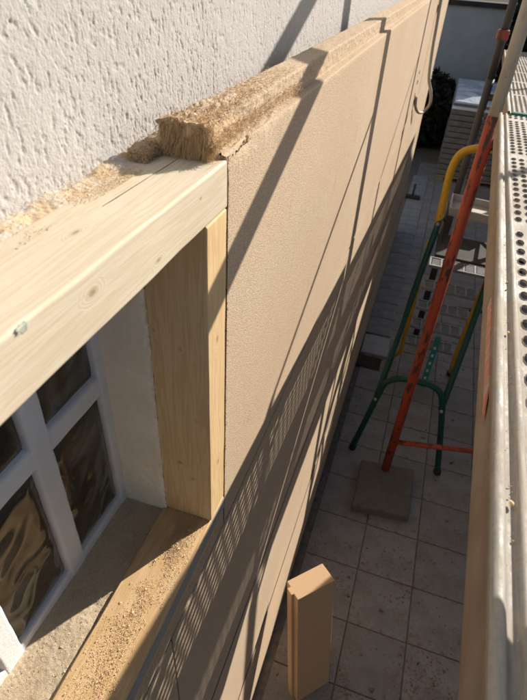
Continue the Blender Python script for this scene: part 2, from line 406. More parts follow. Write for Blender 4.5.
# insulation boards -------------------------------------------------------------
def plain_board(y0, y1, z0, z1, jx=0.0):
    g = G(); g.aabb(-1.5, -1.0+jx, y0+.008, y1-.008, z0+.002, z1-.052)
    return obj('insulation_board', g, FIBRE, house, bevel=.006)
H3 = 3.295
zt = -.862
rowz = [(-4.157, zt), (-7.452, -4.157), (-10.747, -7.452), (-13.93, -10.747)]
for (y0, y1) in [(17.4, 32.0)]: pass
for (r_, js) in ((1, [-9, 1.5, 11.8, 22.1, 32.0]), (2, [-6, -3.2, 7.1, 17.4, 27.7, 32.0]), (3, [-9, .9, 13.6, 23.9, 32.0])):
    z0, z1 = rowz[r_]
    for a, b_ in zip(js[:-1], js[1:]):
        top = z1
        if r_ == 1: top = z1
        plain_board(a, b_, z0, top, {1: 0, 2: .009, 3: .026}[r_]+random.uniform(-.001, .001))
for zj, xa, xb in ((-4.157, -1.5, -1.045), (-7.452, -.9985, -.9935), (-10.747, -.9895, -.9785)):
    g = G(); g.aabb(xa, xb, -9, 31.99, zj-.0495-.08, zj-.0488); obj('joint_shade', g, bpy.data.materials['dark_soil_and_joint_shade'], house)  # dark strips set on the ledges, painted shade of the open board joints
# board below the window sill, left of the opening
plain_board(-9, 2.55, -4.157, -3.95, -.002)
# top row with tongue profile: profile swept along y with noise
def tongue_board(y0, y1, ny, rag):
    prof = [(-1.0, -4.145), (-1.0, -3.0), (-1.0, -2.0)]
    prof += [(-1.0, q) for q in np.linspace(-1.6, zt-.012, 22)]
    prof += [(-1.004, zt-.004), (-1.012, zt)]
    prof += [(q, zt) for q in np.linspace(-1.02, -1.085, 7)] + [(-1.089, q) for q in np.linspace(zt+.01, -.716, 14)]
    prof += [(q, -.706) for q in np.linspace(-1.096, -1.284, 22)] + [(-1.29, q) for q in np.linspace(-.716, zt, 6)] + [(-1.31, zt), (-1.4, zt), (-1.495, zt), (-1.495, -2), (-1.495, -4.145)]
    prof = np.array(prof); npf = len(prof)
    if rag: yy = y0+(y1-y0)*np.linspace(0, 1, ny)**2.2
    else: yy = np.linspace(y0, y1, ny)
    V = np.zeros((ny, npf, 3)); V[:, :, 0] = prof[:, 0]; V[:, :, 2] = prof[:, 1]; V[:, :, 1] = yy[:, None]
    f = V.reshape(-1, 3).copy(); P = f
    up = np.clip((f[:, 2]-(zt-.25))/.1, 0, 1)                # upper region only
    near = np.clip((3.9-f[:, 1])/1.1, 0, 1) if rag else 0*f[:, 1]
    tong = (f[:, 0] < -1.02) & (f[:, 2] > zt-.001)
    n1 = fbm(P*np.array([9, 4.5, 9])+(P[:, :1]*3), 4, 31)-.5; n2 = fbm(P*np.array([40, 22, 40]), 3, 32)-.5
    # torn layers: sawtooth ledges running obliquely
    ph = f[:, 0]*17+f[:, 1]*2.2+4.2*fbm(P*np.array([4, 2.5, 4]), 3, 33); saw = (ph % 1.0)-.5
    amp_t = np.where(tong, .008+.032*near, 0)
    dz = n1*amp_t*1.5+n2*(.006+.022*near)*tong+saw*.022*near*tong
    # front arris crumbles near the torn end
    arr = np.exp(-((f[:, 0]+1.0)/.035)**2)*np.exp(-((f[:, 2]-zt)/.05)**2)*near
    dx = (n1*.05-.02)*arr+n2*.006*up*np.exp(-((f[:, 2]-zt)/.2)**2)
    side = (f[:, 0] < -1.08) & (f[:, 0] > -1.10) & (f[:, 2] > zt+.005)
    dx = dx+np.where(side, n1*.10*near+n2*.02+.004, 0)
    # near the torn end the tongue has lost its crisp step
    ridge = np.where((f[:, 0] <= -1.0) & (f[:, 2] > zt-.001), 1, 0)*near
    slope = np.clip((-1.03-f[:, 0])/.17, 0, 1)*.156+zt
    f[:, 2] = np.where(ridge > 0, f[:, 2]*(1-.25*ridge)+np.where(f[:, 0] > -1.29, np.maximum(slope, zt), f[:, 2])*(.25*ridge), f[:, 2])
    f[:, 0] += dx; f[:, 2] += dz
    if rag:
        endw = np.exp(-(P[:, 1]-y0)/.10)*np.where(f[:, 2] > zt-.02, 1, .04)
        f[:, 1] += endw*(fbm(P*np.array([22, 3, 22]), 3, 35)-.62)*.30
    o = npobj('insulation_board', f, gridfaces(ny, npf), FIBRE, house, smooth=True)
    return o, f.reshape(ny, npf, 3)
top1, VV = tongue_board(2.562, 17.4, 520, True)
top1['label'] = 'torn topmost insulation board beside the timber frame'
top2, _ = tongue_board(17.415, 32.0, 120, False)
g = G(); g.aabb(-1.49, -1.004, 2.566, 2.60, -4.14, zt-.012); obj('board_end', g, FIBRE, top1)
# end faces of the far boards
g = G(); g.aabb(-1.49, -1.002, 31.95, 31.999, -4.14, zt-.002); obj('board_end', g, FIBRE, top2)
# ragged end face of the tongue
ng = 90
xs = np.linspace(-1.345, -1.005, ng); zs = np.linspace(-.93, -.70, ng//2); X_, Z_ = np.meshgrid(xs, zs, indexing='ij')
P = np.stack([X_.ravel(), X_.ravel()*0, Z_.ravel()], 1)
n1 = fbm(P*np.array([12, 1, 9]), 4, 41); n2 = fbm(P*np.array([70, 1, 30]), 3, 42)
tz = (P[:, 2]+.93)/.235
V = P.copy(); V[:, 1] = 2.50+.05*(n1-.5)*2+.06*(n2-.5)+.03*np.sin(tz*5)-.02*tz
V[:, 2] += (fbm(P*np.array([18, 1, 2])+5, 3, 43)-.5)*.035*tz-.03*tz*np.clip((-1.32-P[:, 0])/.1, 0, 1)
V[:, 0] += (n1-.5)*.03
fallx = np.clip((P[:, 0]+1.10)/.05, 0, 1)
V[:, 2] = V[:, 2]*(1-fallx)+np.minimum(V[:, 2], -.93+(.062+.03*(n2-.5))*tz)*fallx; V[:, 1] = V[:, 1]*(1-fallx)+(2.535+.03*(n2-.5))*fallx
ob = npobj('torn_end', V, gridfaces(ng, ng//2), TORN, top1, smooth=True)
# closing skin from the torn end back onto the board
X2, Y2 = np.meshgrid(np.linspace(-1.345, -1.005, 90), np.linspace(0, 1, 60), indexing='ij')
base = V.reshape(ng, ng//2, 3)[:, -1, :]; bk = np.interp(X2[:, 0], xs, base[:, 1]); bz = np.interp(X2[:, 0], xs, base[:, 2])
P = np.stack([X2.ravel(), Y2.ravel()*.5, Y2.ravel()*0], 1); n1 = fbm(P*np.array([18, 12, 1]), 4, 44)-.5; n2 = fbm(P*np.array([80, 55, 1]), 3, 45)-.5
W = np.zeros((X2.size, 3)); W[:, 0] = np.repeat(base[:, 0], 60); W[:, 1] = np.repeat(base[:, 1], 60)*(1-Y2.ravel())+(2.95)*Y2.ravel()
fall = np.clip((X2.ravel()+1.12)/.06, 0, 1)
W[:, 2] = np.repeat(base[:, 2], 60)*(1-Y2.ravel())+(-.735)*Y2.ravel()+(n1*.04+n2*.03+((Y2.ravel()*1.2+X2.ravel()*17+n1*5) % 1.0-.5)*.022)*np.minimum(1, Y2.ravel()*6)-fall*.125*Y2.ravel()**.5
npobj('torn_top', W, gridfaces(90, 60), TORN, top1, smooth=True)

def strands(name, pts, dirs, lens, rad, mat, parent=None, at=None, curl=.5, sag=.3, segs=4):
    """many curved tapering fibres in one mesh"""
    n = len(pts); t = np.linspace(0, 1, segs+1)
    d = dirs/np.linalg.norm(dirs, axis=1, keepdims=True); r1 = rng.normal(size=(n, 3)); r1 -= d*(r1*d).sum(1, keepdims=True); r1 /= np.linalg.norm(r1, axis=1, keepdims=True)
    r2 = np.cross(d, r1); c = pts[:, None, :]+d[:, None, :]*lens[:, None, None]*t[None, :, None]
    c = c+r1[:, None, :]*(lens[:, None]*curl*np.sin(t[None]*2.4+0))[:, :, None]*rng.normal(size=(n, 1, 1))*.6
    c[:, :, 2] -= sag*lens[:, None]*t[None]**2
    V = []
    for q in range(3):
        a = 2*math.pi*q/3; rr = rad[:, None]*(1-.7*t[None])
        V.append(c+(r1*math.cos(a)+r2*math.sin(a))[:, None, :]*rr[:, :, None])
    V = np.stack(V, 2).reshape(-1, 3)      # n, segs+1, 3
    F = []
    base = np.arange(n)[:, None]*((segs+1)*3)
    for k in range(segs):
        for q in range(3):
            a = k*3+q; b_ = k*3+(q+1) % 3
            F.append(np.concatenate([base+a, base+b_, base+b_+3, base+a+3], 1))
    F = np.concatenate(F, 0)
    return npobj(name, V, F, mat, parent, at)
n = 7000
px = rng.uniform(-1.345, -1.06, n); pz = rng.uniform(-.91, -.71, n)
pts = np.stack([px, 2.485+rng.uniform(-.03, .05, n)-.0*pz, pz], 1)
dr = np.stack([rng.normal(0, .35, n), -np.abs(rng.normal(.35, .25, n)), rng.normal(-.9, .45, n)], 1)
strands('loose_fibre', pts, dr, rng.uniform(.02, .085, n)*rng.uniform(.5, 1, n), rng.uniform(.0007, .0019, n), STRAND, top1, curl=.35)['kind'] = 'stuff'
n = 6500
py = 2.47+rng.random(n)**2.0*1.7; px = rng.uniform(-1.30, -1.03, n)
pts = np.stack([px, py, np.where(px < -1.1, -.72, -.80)+rng.uniform(-.03, .025, n)], 1)
dr = np.stack([rng.normal(.1, .35, n), rng.normal(-.2, 1.0, n), np.abs(rng.normal(.08, .12, n))], 1)
strands('surface_fibre', pts, dr, rng.uniform(.015, .06, n), rng.uniform(.0007, .0018, n), STRAND, top1)['kind'] = 'stuff'
n = 900                                                  # fuzz on the cut edge next to the post
pz = rng.uniform(-3.9, -.87, n)
pts = np.stack([np.full(n, -1.01)+rng.uniform(-.03, .012, n), np.full(n, 2.562)+rng.uniform(-.01, .01, n), pz], 1)
dr = np.stack([rng.normal(.2, .5, n), rng.normal(-.6, .5, n), rng.normal(0, .7, n)], 1)
strands('edge_fibre', pts, dr, rng.uniform(.006, .024, n), rng.uniform(.001, .0028, n), mat_simple('dark_fibre', (.22, .12, .06), (.34, .20, .11), 90, .9, 0, 0), top1)['kind'] = 'stuff'

# ------------------------------------------------------------------ timber frame round the window
frame = empty('window_timber_frame', (-1.2, .8, -4.0), 'pale spruce timber frame around the glass block window', 'timber frame')
def kn(p, r, el): v = M3(p)-frame.location; return ((v.x, v.y, v.z), r, el)
BEAMM = mat_wood('spruce_header', (.68, .59, .455), (.625, .53, .39), (.55, .445, .305), 'y', [kn((-1.0, 1.28, -.975), .26, (1, .55, 1.0)), kn((-1.0, 2.2, -.97), .16, (1, .7, 1.2)), kn((-1.0, 1.75, -1.08), .2, (1, .5, 1.3)), kn((-1.2, 1.5, -.885), .22, (1.2, .5, 1))], .8)
POSTM = mat_wood('spruce_post', (.75, .555, .32), (.67, .465, .24), (.55, .36, .17), 'z', [kn((-1.25, 2.265, -3.1), .35, (1, 1, 1.3)), kn((-1.15, 2.265, -3.25), .2, (1, 1, 1)), kn((-1.19, 2.265, -2.0), .12, (1, 1, .7)), kn((-1.37, 2.265, -1.9), .12, (1, 1, .7)), kn((-1.10, 2.265, -2.6), .1, (1, 1, .7)), kn((-1.0, 2.41, -1.96), .3, (1, 1, .6)), kn((-1.0, 2.42, -3.15), .3, (1, 1, .6))], .9)
SILLM = mat_wood('spruce_sill', (.71, .505, .285), (.62, .415, .21), (.50, .31, .145), 'y', [kn((-1.3, 1.3, -3.74), .2, (1, .6, 1))], .9)
def timber(name, x0, x1, y0, y1, z0, z1, axis, mat, warp=.004, bev=.016):
    """solid timber, subdivided and slightly uneven, arrises rounded"""
    bm = bmesh.new(); bmesh.ops.create_cube(bm, size=1)
    for v in bm.verts: v.co = Vector((x0+(x1-x0)*(v.co.x+.5), y0+(y1-y0)*(v.co.y+.5), z0+(z1-z0)*(v.co.z+.5)))
    bmesh.ops.bevel(bm, geom=bm.edges[:], offset=bev, segments=4, affect='EDGES', profile=.5)
    ax = 'xyz'.index(axis); lo, hi = (x0, y0, z0)[ax], (x1, y1, z1)[ax]; nn = 60
    for k in range(1, nn):
        c = [0, 0, 0]; nrm = [0, 0, 0]; c[ax] = lo+(hi-lo)*k/nn; nrm[ax] = 1
        bmesh.ops.bisect_plane(bm, geom=bm.verts[:]+bm.edges[:]+bm.faces[:], plane_co=c, plane_no=nrm)
    P = np.array([v.co[:] for v in bm.verts]); s = np.array([9, 9, 9.]); s[ax] = 3
    nz = np.stack([fbm(P*s+k*5, 3, 50+k)-.5 for k in range(3)], 1)*warp*2
    nz[:, ax] *= .2
    for v, dd in zip(bm.verts, nz): v.co += Vector(dd)
    me = bpy.data.meshes.new(name); o0 = np.array(origin(frame))
    for v in bm.verts: v.co = Vector(np.array(v.co)*B+np.array([0, 0, ZG*B])-o0)
    bmesh.ops.recalc_face_normals(bm, faces=bm.faces[:]); bm.to_mesh(me); bm.free(); me.materials.append(mat)
    me.polygons.foreach_set('use_smooth', [True]*len(me.polygons))
    o = bpy.data.objects.new(name, me); col.objects.link(o); o.parent = frame
    md = o.modifiers.new('wn', 'WEIGHTED_NORMAL'); md.keep_sharp = False
    return o
timber('header_beam', -1.405, -1.0, -6, 2.545, -1.145, -.885, 'y', BEAMM, .006)
timber('post', -1.414, -1.003, 2.268, 2.548, -3.735, -1.150, 'z', POSTM, .003, .012)
timber('sill_plank', -1.432, -1.004, -6, 2.548, -4.0, -3.74, 'y', SILLM, .005, .014)
g = G(); g.aabb(-1.0035, -.996, -6, 2.545, -3.90, -3.765); obj('sill_face_strip', g, mat_simple('blue_grey_strip', (.30, .315, .32), (.37, .38, .38), 25, .6), frame)  # thin blue-grey strip along the front face of the sill plank
CRK = mat_simple('crack', (.10, .07, .04), (.14, .10, .06), 50, .9, 0, 0)
for (x0_, y0_, x1_, y1_) in ((-1.235, 2.44, -1.245, 1.75),):
    g = G(); g.box((x0_, y0_, -.8868), (x1_-x0_, y1_-y0_, 0), (.003, 0, 0), (0, 0, .0024)); obj('crack', g, CRK, frame)
# blue-green lumber mark on the beam
g = G(); k_ = 16; cy, cz = .94, -.90
g.add([(-.9955+.002*math.sin(q), cy+.026*math.cos(q*2*math.pi/k_)*(1+.25*math.sin(3*q)), cz+.016*math.sin(q*2*math.pi/k_)*(1+.3*math.cos(2*q))) for q in range(k_)], [tuple(range(k_))])
obj('paint_mark', g, mat_simple('faded_green_mark', (.46, .52, .43), (.62, .57, .43), 90, .7), frame)
# crumbs
def crumbs(name, P, size, mat, flat=.5, **kw):
    n = len(P); base = np.array([[1, 0, 0], [-.4, .9, 0], [-.5, -.8, 0], [.1, .1, .8], [0, 0, -.5]])
    F0 = np.array([[0, 1, 3], [1, 2, 3], [2, 0, 3], [1, 0, 4], [2, 1, 4], [0, 2, 4]])
    a = rng.uniform(0, 6.28, n); s = size*rng.lognormal(0, .45, n)
    bb = base[None]*rng.uniform(.5, 1.4, (n, 5, 1)); bb[:, :, 2] *= flat; el = rng.uniform(.5, 1.8, n); bb[:, :, 0] *= el[:, None]
    c, sn = np.cos(a)[:, None], np.sin(a)[:, None]
    V = np.stack([bb[:, :, 0]*c-bb[:, :, 1]*sn, bb[:, :, 0]*sn+bb[:, :, 1]*c, bb[:, :, 2]], 2)*s[:, None, None]+P[:, None, :]
    F = (F0[None]+np.arange(n)[:, None, None]*5).reshape(-1, 3)
    return kind(npobj(name, V.reshape(-1, 3), F, mat, **kw), 'stuff')
# sealing foam strip and sawdust between beam and stucco
xs = np.linspace(-1.52, -1.34, 26); ys = np.linspace(-.5, 2.45, 520); X_, Y_ = np.meshgrid(xs, ys, indexing='ij')
P = np.stack([X_.ravel(), Y_.ravel(), X_.ravel()*0], 1); n1 = fbm(P*np.array([14, 7, 1]), 4, 61); n2 = fbm(P*np.array([60, 45, 1]), 3, 62)
tt = (P[:, 0]+1.34)/-.18
V = np.stack([P[:, 0]+(n1-.5)*.02, P[:, 1], -.899+.03*np.clip(tt*1.4, 0, 1)*(n1*1.7)+(n2-.5)*.012], 1)
k = NM('sealing_foam'); q_ = k.noise(30, 5, .65); s_ = k.noise(260, 3)
k.color(k.mix(k.ramp(q_, [(.42, 0), (.58, 1)]), (.60, .45, .29), (.60, .56, .51))).rough(k.ramp(q_, [(.5, .9), (.66, .12)])).spec(.5).bump(s_, .6, .0015)
seal = npobj('sealing_strip', V, gridfaces(26, 520), k.m, frame, smooth=True)
n = 20000
yy = rng.uniform(-.2, 2.5, n); xx = -1.30-np.abs(rng.normal(0, .10, n)); keep = (xx > -1.5) & (fbm(np.stack([xx*4, yy*3, yy*0], 1), 3, 63) > rng.uniform(.42, .66, n))
P = np.stack([xx, yy, -.884+.022*np.clip((-1.36-xx)/.1, 0, 1)+rng.uniform(0, .006, n)], 1)[keep]
o = crumbs('sawdust', P, .0021, SAWD, at=(-1.4, 1.2, -.89)); tag(o, 'orange sawdust lying along the back of the header beam', 'sawdust')
n = 90000
xx = rng.uniform(-1.42, -1.03, n); yy = rng.uniform(.0, 2.24, n)
dn = .6*fbm(np.stack([xx*5, yy*2.2, yy*0], 1), 2, 66)+.4*fbm(np.stack([xx*22, yy*17, yy*0], 1), 3, 67); cl = np.exp(-(((xx+1.2)/.13)**2))*.55
keep = rng.random(n) < np.clip((dn-.46)/.2, 0, 1)**1.4*cl*np.clip((yy-.35)/.5, .15, 1)
P = np.stack([xx, yy, -3.738+rng.uniform(0, .008, n)], 1)[keep]
# small heap near the post
h = 3200; hx = rng.normal(-1.15, .035, h); hy = rng.normal(2.0, .10, h); hh = np.exp(-((hx+1.17)/.06)**2-((hy-1.98)/.16)**2)
P = np.concatenate([P, np.stack([hx, hy, -3.738+hh*rng.random(h)*.03], 1)])
o = chips = rng.random(len(P)) < .012
o = crumbs('wood_shavings', P[chips], .005, SAWD, .35, at=(-1.2, 1.4, -3.74)); tag(o, 'coarser wood shavings scattered on the timber sill plank', 'shavings')
o = crumbs('sawdust', P, .0021, SAWD, at=(-1.2, 1.4, -3.74)); tag(o, 'pale sawdust heap on the timber sill plank', 'sawdust')
n = 900
P = np.stack([rng.uniform(-1.75, -1.45, n), rng.uniform(.2, 2.2, n), np.full(n, -3.765)], 1)
o = crumbs('grit', P, .003, SAWD, at=(-1.6, 1.2, -3.77)); tag(o, 'fine grit on the concrete sill below the glass blocks', 'grit')
# wad of loose fibre wool lying on the beam beside the stucco
n = 2600
c0 = rng.random(n)
pts = np.stack([-1.45+.11*rng.random(n), 2.30+.19*rng.random(n), -.88+rng.random(n)*.05*np.ones(n)], 1); pts[:, 2] -= .05*np.clip((2.36-pts[:, 1])/.14, 0, 1)
dr = np.stack([rng.normal(.2, .7, n), rng.normal(-.3, .8, n), rng.normal(.1, .35, n)], 1)
wl = strands('fibre_wad', pts, dr, rng.uniform(.01, .034, n), rng.uniform(.0007, .002, n), STRAND, at=(-1.4, 2.3, -.88), curl=.9, sag=.35)
tag(wl, 'tuft of loose brown fibre wool on the beam beside the stucco', 'fibre tuft')
ig = bmesh.new(); bmesh.ops.create_icosphere(ig, subdivisions=5, radius=1)
P = np.array([v.co[:] for v in ig.verts]); nn_ = fbm(P*2.5+4, 4, 71)
Q = P*(.55+.9*nn_)[:, None]*np.array([.06, .10, .045])+np.array([-1.41, 2.40, -.868])
F = np.array([[v.index for v in f.verts] for f in ig.faces]); ig.free()
npobj('wad_core', Q, F, TORN, wl, smooth=True)

# ------------------------------------------------------------------ scaffold decks
DX, DZ = .0482, -.054
def deck_plank(y0, y1, x_at, z_at, yref, wid, name, label, seed, uper=1.1):
    """perforated steel plank; local u across, y along"""
    root = empty(name, (x_at+DX*((y0+y1)/2-yref), (y0+y1)/2, z_at+DZ*((y0+y1)/2-yref)-.36), label, 'scaffold plank', 'perforated steel scaffold planks')
    def W(u, y, w_): return (x_at+DX*(y-yref)+u, y, z_at+DZ*(y-yref)+w_)
    # edge rails: profile (u,w)
    ny = 140; yy = np.linspace(y0, y1, ny)
    def sweep(nm, prof, mt=None):
        prof = np.array(prof); P = np.zeros((ny, len(prof), 3))
        for i, y in enumerate(yy):
            wob = .0015*math.sin(y*1.3+seed)
            for j, (u, w_) in enumerate(prof): P[i, j] = W(u+wob*(w_ > -.1), y, w_+.0008*math.sin(y*2+u*9))
        return obj(nm, G().grid(P), mt or DECK, root, smooth=True)
    arc = lambda cu, cw, r, a0, a1, n=9: [(cu+r*math.cos(math.radians(a0+(a1-a0)*k/n)), cw+r*math.sin(math.radians(a0+(a1-a0)*k/n))) for k in range(n+1)]
    side = [(.06, -.36), (.0, -.36), (-.001, -.34), (.0, -.24), (.012, -.22), (.012, -.12), (0, -.10), (0, -.045)]
    left = [(0, -.045), (0, -.03)] + arc(.03, -.03, .03, 180, 40) + [(.066, -.04), (.10, -.042)] + arc(.128, -.024, .022, 200, 10) + [(.155, -.028)]
    sweep('edge_rail', left); sweep('side_rail', side, RAIL)
    sweep('edge_rail', [(wid-u, w_) for u, w_ in left][::-1]); sweep('side_rail', [(wid-u, w_) for u, w_ in side][::-1], RAIL)
    # perforated sheet
    u0, u1 = .153, uper; cu = .105; cv = .22; nu = int((u1-u0)/cu); cu = (u1-u0)/nu; nv = int((y1-y0)/cv); cv = (y1-y0)/nv
    g = G(); q = 10
    ang = [2*math.pi*(k+.5)/q for k in range(q)]
    V = []; F = []
    for i in range(nu):
        for j in range(nv):
            if j % 14 == 13: # plain cross strip
                uu, vv = u0+i*cu, y0+j*cv
                n0 = len(V); V += [W(uu, vv, -.03), W(uu+cu, vv, -.03), W(uu+cu, vv+cv, -.03), W(uu, vv+cv, -.03)]; F.append((n0, n0+1, n0+2, n0+3)); continue
            uc, vc = u0+(i+.5)*cu, y0+(j+.5)*cv; n0 = len(V)
            for a in ang:
                c, s = math.cos(a), math.sin(a)
                m_ = max(abs(c), abs(s)); V.append(W(uc+c/m_*cu/2, vc+s/m_*cv/2, -.03))
            for a in ang: V.append(W(uc+math.cos(a)*.040, vc+math.sin(a)*.078, -.03))
            for a in ang: V.append(W(uc+math.cos(a)*.034, vc+math.sin(a)*.068, -.022))
            for a in ang: V.append(W(uc+math.cos(a)*.030, vc+math.sin(a)*.062, -.045))
            for r_ in range(3):
                for k in range(q):
                    k2 = (k+1) % q; F.append((n0+r_*q+k, n0+r_*q+k2, n0+(r_+1)*q+k2, n0+(r_+1)*q+k))
            # corner fillers
            for (sx, sy) in ((1, 1), (-1, 1), (-1, -1), (1, -1)):
                ks = sorted(range(q), key=lambda k: (V[n0+k][0]-W(uc+sx*cu/2, vc+sy*cv/2, 0)[0])**2/cu**2+(V[n0+k][1]-(vc+sy*cv/2))**2/cv**2)[:2]
                n1 = len(V); V.append(W(uc+sx*cu/2, vc+sy*cv/2, -.03)); F.append((n0+ks[0], n1, n0+ks[1]))
    g.v = V; g.f = F
    n0 = len(V); V += [W(u1, y0, -.03), W(wid-.153, y0, -.03), W(wid-.153, y1, -.03), W(u1, y1, -.03)]; F.append((n0, n0+1, n0+2, n0+3))
    obj('perforated_sheet', g, DECK, root)
    for ye in (y0+.02, y1-.08): obj('end_cap', G().box(W(.01, ye, -.34), (wid-.02, 0, 0), (0, .06, DZ*.06), (0, 0, .29)), DECK, root, bevel=.01)
    return root
WID = 1.72
deck1 = deck_plank(-7, 12.0, .548, -1.735, .8, WID, 'scaffold_plank', 'dusty perforated steel scaffold plank nearest the wall and the viewer', 1)
deck_plank(-7, 12.0, .548+WID+.06, -1.735, .8, WID, 'scaffold_plank', 'outer perforated steel scaffold plank alongside the nearest one', 2, .75)
d3 = deck_plank(12.75, 33.5, 1.30, -2.44, 12.75, 1.38, 'scaffold_plank', 'farther pale perforated scaffold plank beyond the green end bar', 3)
deck_plank(12.75, 33.5, 1.30+1.44, -2.44, 12.75, 1.38, 'scaffold_plank', 'outer far scaffold plank on the side away from the wall', 4, .9)
# faded red sticker on the side of the near plank
def W1(u, y, w_): return (.548+DX*(y-.8)+u, y, -1.735+DZ*(y-.8)+w_)
g = G(); a = [W1(-.004, 2.35, -.20), W1(-.004, 3.75, -.20), W1(-.004, 3.75, -.11), W1(-.004, 2.55, -.11)]; b_ = [W1(.004, 2.35, -.20), W1(.004, 3.75, -.20), W1(.004, 3.75, -.11), W1(.004, 2.55, -.11)]
g.add(a+b_, [(0, 1, 2, 3), (7, 6, 5, 4), (0, 4, 5, 1), (1, 5, 6, 2), (2, 6, 7, 3), (3, 7, 4, 0)])
obj('sticker', g, mat_painted('faded_red_sticker', (.52, .17, .12), (.55, .25, .18), (.5, .42, .36), .52, 60), deck1)
g = G(); g.box((1.36, 12.5, -2.58), (2.7, 0, 0), (0, .14, 0), (0, 0, .16)); tag(obj('end_bar', g, mat_simple('green_bar_paint', (.01, .12, .08), (.02, .17, .11), 20, .45), bevel=.02), 'green steel bar across the near end of the far planks', 'bar')
# crumbs on the near deck
P = []
for k in range(140):
    y = random.uniform(.3, 9); P.append(W1(random.choice([random.gauss(.083, .012), random.gauss(.083, .012), random.uniform(.15, .6)]), y, -.034 if True else 0))
o = crumbs('wood_crumb', np.array(P), .0042, SAWD, .9, at=(.7, 3, -2.2)); tag(o, 'wood crumbs in the rim channel of the near scaffold plank', 'crumbs')
for (yy_, s_, nm) in ((1.62, .016, 'larger wood chip in the rim channel at the bottom of the near plank'), (3.1, .013, 'small pale wood chip in the rim channel of the near plank')):
    bm = bmesh.new(); bmesh.ops.create_icosphere(bm, subdivisions=3, radius=1); P = np.array([v.co[:] for v in bm.verts]); F = np.array([[v.index for v in f.verts] for f in bm.faces]); bm.free()
    Q = P*(.6+.8*fbm(P*1.7+yy_, 3, 81))[:, None]*np.array([.6, 1.0, .55])*s_+np.array(W1(.083, yy_, -.022))
    tag(npobj('wood_chip', Q, F, SAWD, at=W1(.083, yy_, -.04)), nm, 'wood chip', 'wood chips on the scaffold')

# ------------------------------------------------------------------ scaffold frames
PR = .137
def scaffold_frame(label, xi, yi, xo, yo, zi_top, zo_top, zdeck, mlow, mup, foot):
    root = empty('scaffold', ((xi+xo)/2, (yi+yo)/2, -14), label, 'scaffold', 'scaffold frames')
    obj('lower_leg', G().tube([(xi, yi, foot), (xi, yi, zdeck-.05)], PR, 20), mlow, root, smooth=True)
    obj('upright', G().tube([(xi, yi, zdeck-.05), (xi, yi, zi_top)], PR*.94, 20), mup, root, smooth=True)
    obj('lower_leg', G().tube([(xo, yo, -14), (xo, yo, zdeck-.05)], PR, 20), mlow, root, smooth=True)
    obj('upright', G().tube([(xo, yo, zdeck-.05), (xo, yo, zo_top)], PR*.6, 16), mup, root, smooth=True)
    obj('transom', G().tube([(xi, yi, -12.33), (xo, yo, -12.25)], PR*.62, 14), mlow, root, smooth=True)
    obj('transom', G().tube([(xi, yi, zdeck-.62), (xo, yo, zdeck-.62)], PR*.8, 14), mlow, root, smooth=True)
    obj('guard_rod', G().tube([(xi, yi, .16), (xo, yo, zo_top)], .045, 10), mup, root, smooth=True)
    return root
sf1 = scaffold_frame('worn orange scaffold frame standing on the concrete block, grey upright on top', 1.03, 12.25, 4.4, 12.9, 3.3, 1.55, -2.42, ORANGE, GALV, -13.68)
obj('diagonal_brace', G().tube([(1.04, 12.25, 2.95), (1.02, .6, -1.68)], PR*.95, 16), GALV, sf1, smooth=True)
sf2 = scaffold_frame('dark far scaffold upright with a red clamp', 1.30, 21.2, 4.6, 21.6, 3.3, 1.4, -3.1, DARKTUBE, DARKTUBE, -14)
cg = G(); cg.box((1.10, 21.0, -2.0), (.36, 0, 0), (0, .36, 0), (0, 0, .30))
obj('clamp', cg, CLAMP, sf2, bevel=.05)
# near frame behind the viewer carries the plank's other end
sf0 = scaffold_frame('orange scaffold frame carrying the near end of the planks', .35, -6.5, 3.7, -6.3, -1.4, -1.35, -1.75, ORANGE, GALV, -14)
for c in list(sf0.children):
    if c.name.startswith('guard_rod') or c.name.startswith('upright'): bpy.data.objects.remove(c)
# concrete block under the orange leg
g = G(); g.box((.23, 10.42, -14.0), (1.77, .2, 0), (-.03, 1.95, 0), (0, 0, .32))
tag(obj('concrete_block', g, SLABC, bevel=.05, seg=3), 'grey concrete paver block under the foot of the orange scaffold leg', 'concrete block')

# ------------------------------------------------------------------ step ladder
lad = empty('step_ladder', (1.6, 16, -14), 'folding step ladder with green tube legs, yellow handle and grey perforated steps', 'step ladder')
GR = .10
def lp(pts, r, nm, mt, n=6): return obj(nm, G().tube(curve(pts, n), r, 14), mt, lad, smooth=True)
lp([(-.22, 13.05, -13.97), (.05, 13.15, -12.3), (.26, 13.3, -11.15), (.42, 13.33, -10.8), (.75, 13.35, -10.62), (1.2, 13.36, -10.58), (1.66, 13.35, -10.58), (1.98, 13.32, -10.72), (2.18, 13.28, -11.1), (2.45, 13.15, -12.3), (2.78, 13.0, -13.97)], GR, 'leg_arch', GREEN, 8)
lp([(.17, 13.25, -11.6), (.45, 14.7, -8.8), (.72, 16.1, -6.2)], GR, 'leg', GREEN)
lp([(2.22, 13.25, -11.4), (2.45, 14.7, -8.75), (2.62, 16.1, -6.2)], GR, 'leg', GREEN)
lp([(.70, 16.0, -6.45), (.67, 16.3, -5.6), (.66, 16.45, -4.95), (.78, 16.5, -4.48), (1.1, 16.52, -4.27), (1.6, 16.52, -4.2), (2.2, 16.52, -4.27), (2.52, 16.5, -4.48), (2.64, 16.45, -4.95), (2.64, 16.3, -5.6), (2.62, 16.0, -6.45)], GR*1.15, 'handle', YELLOW, 8)
for sx, x0, x1, xf in ((-1, .60, .70, .42), (1, 2.66, 2.80, 2.92)):
    lp([(x0, 16.1, -7.1), (x0+.05, 17.0, -9.8), (x1, 17.9, -12.6), (x1+.05*sx, 18.05, -13.05), (xf, 18.6, -13.8)], .085, 'rail', YELLOW)
    obj('foot', G().tube([(xf, 18.57, -13.76), (xf+.02*sx, 18.68, -13.99)], .12, 12), BLACKR, lad, smooth=True)
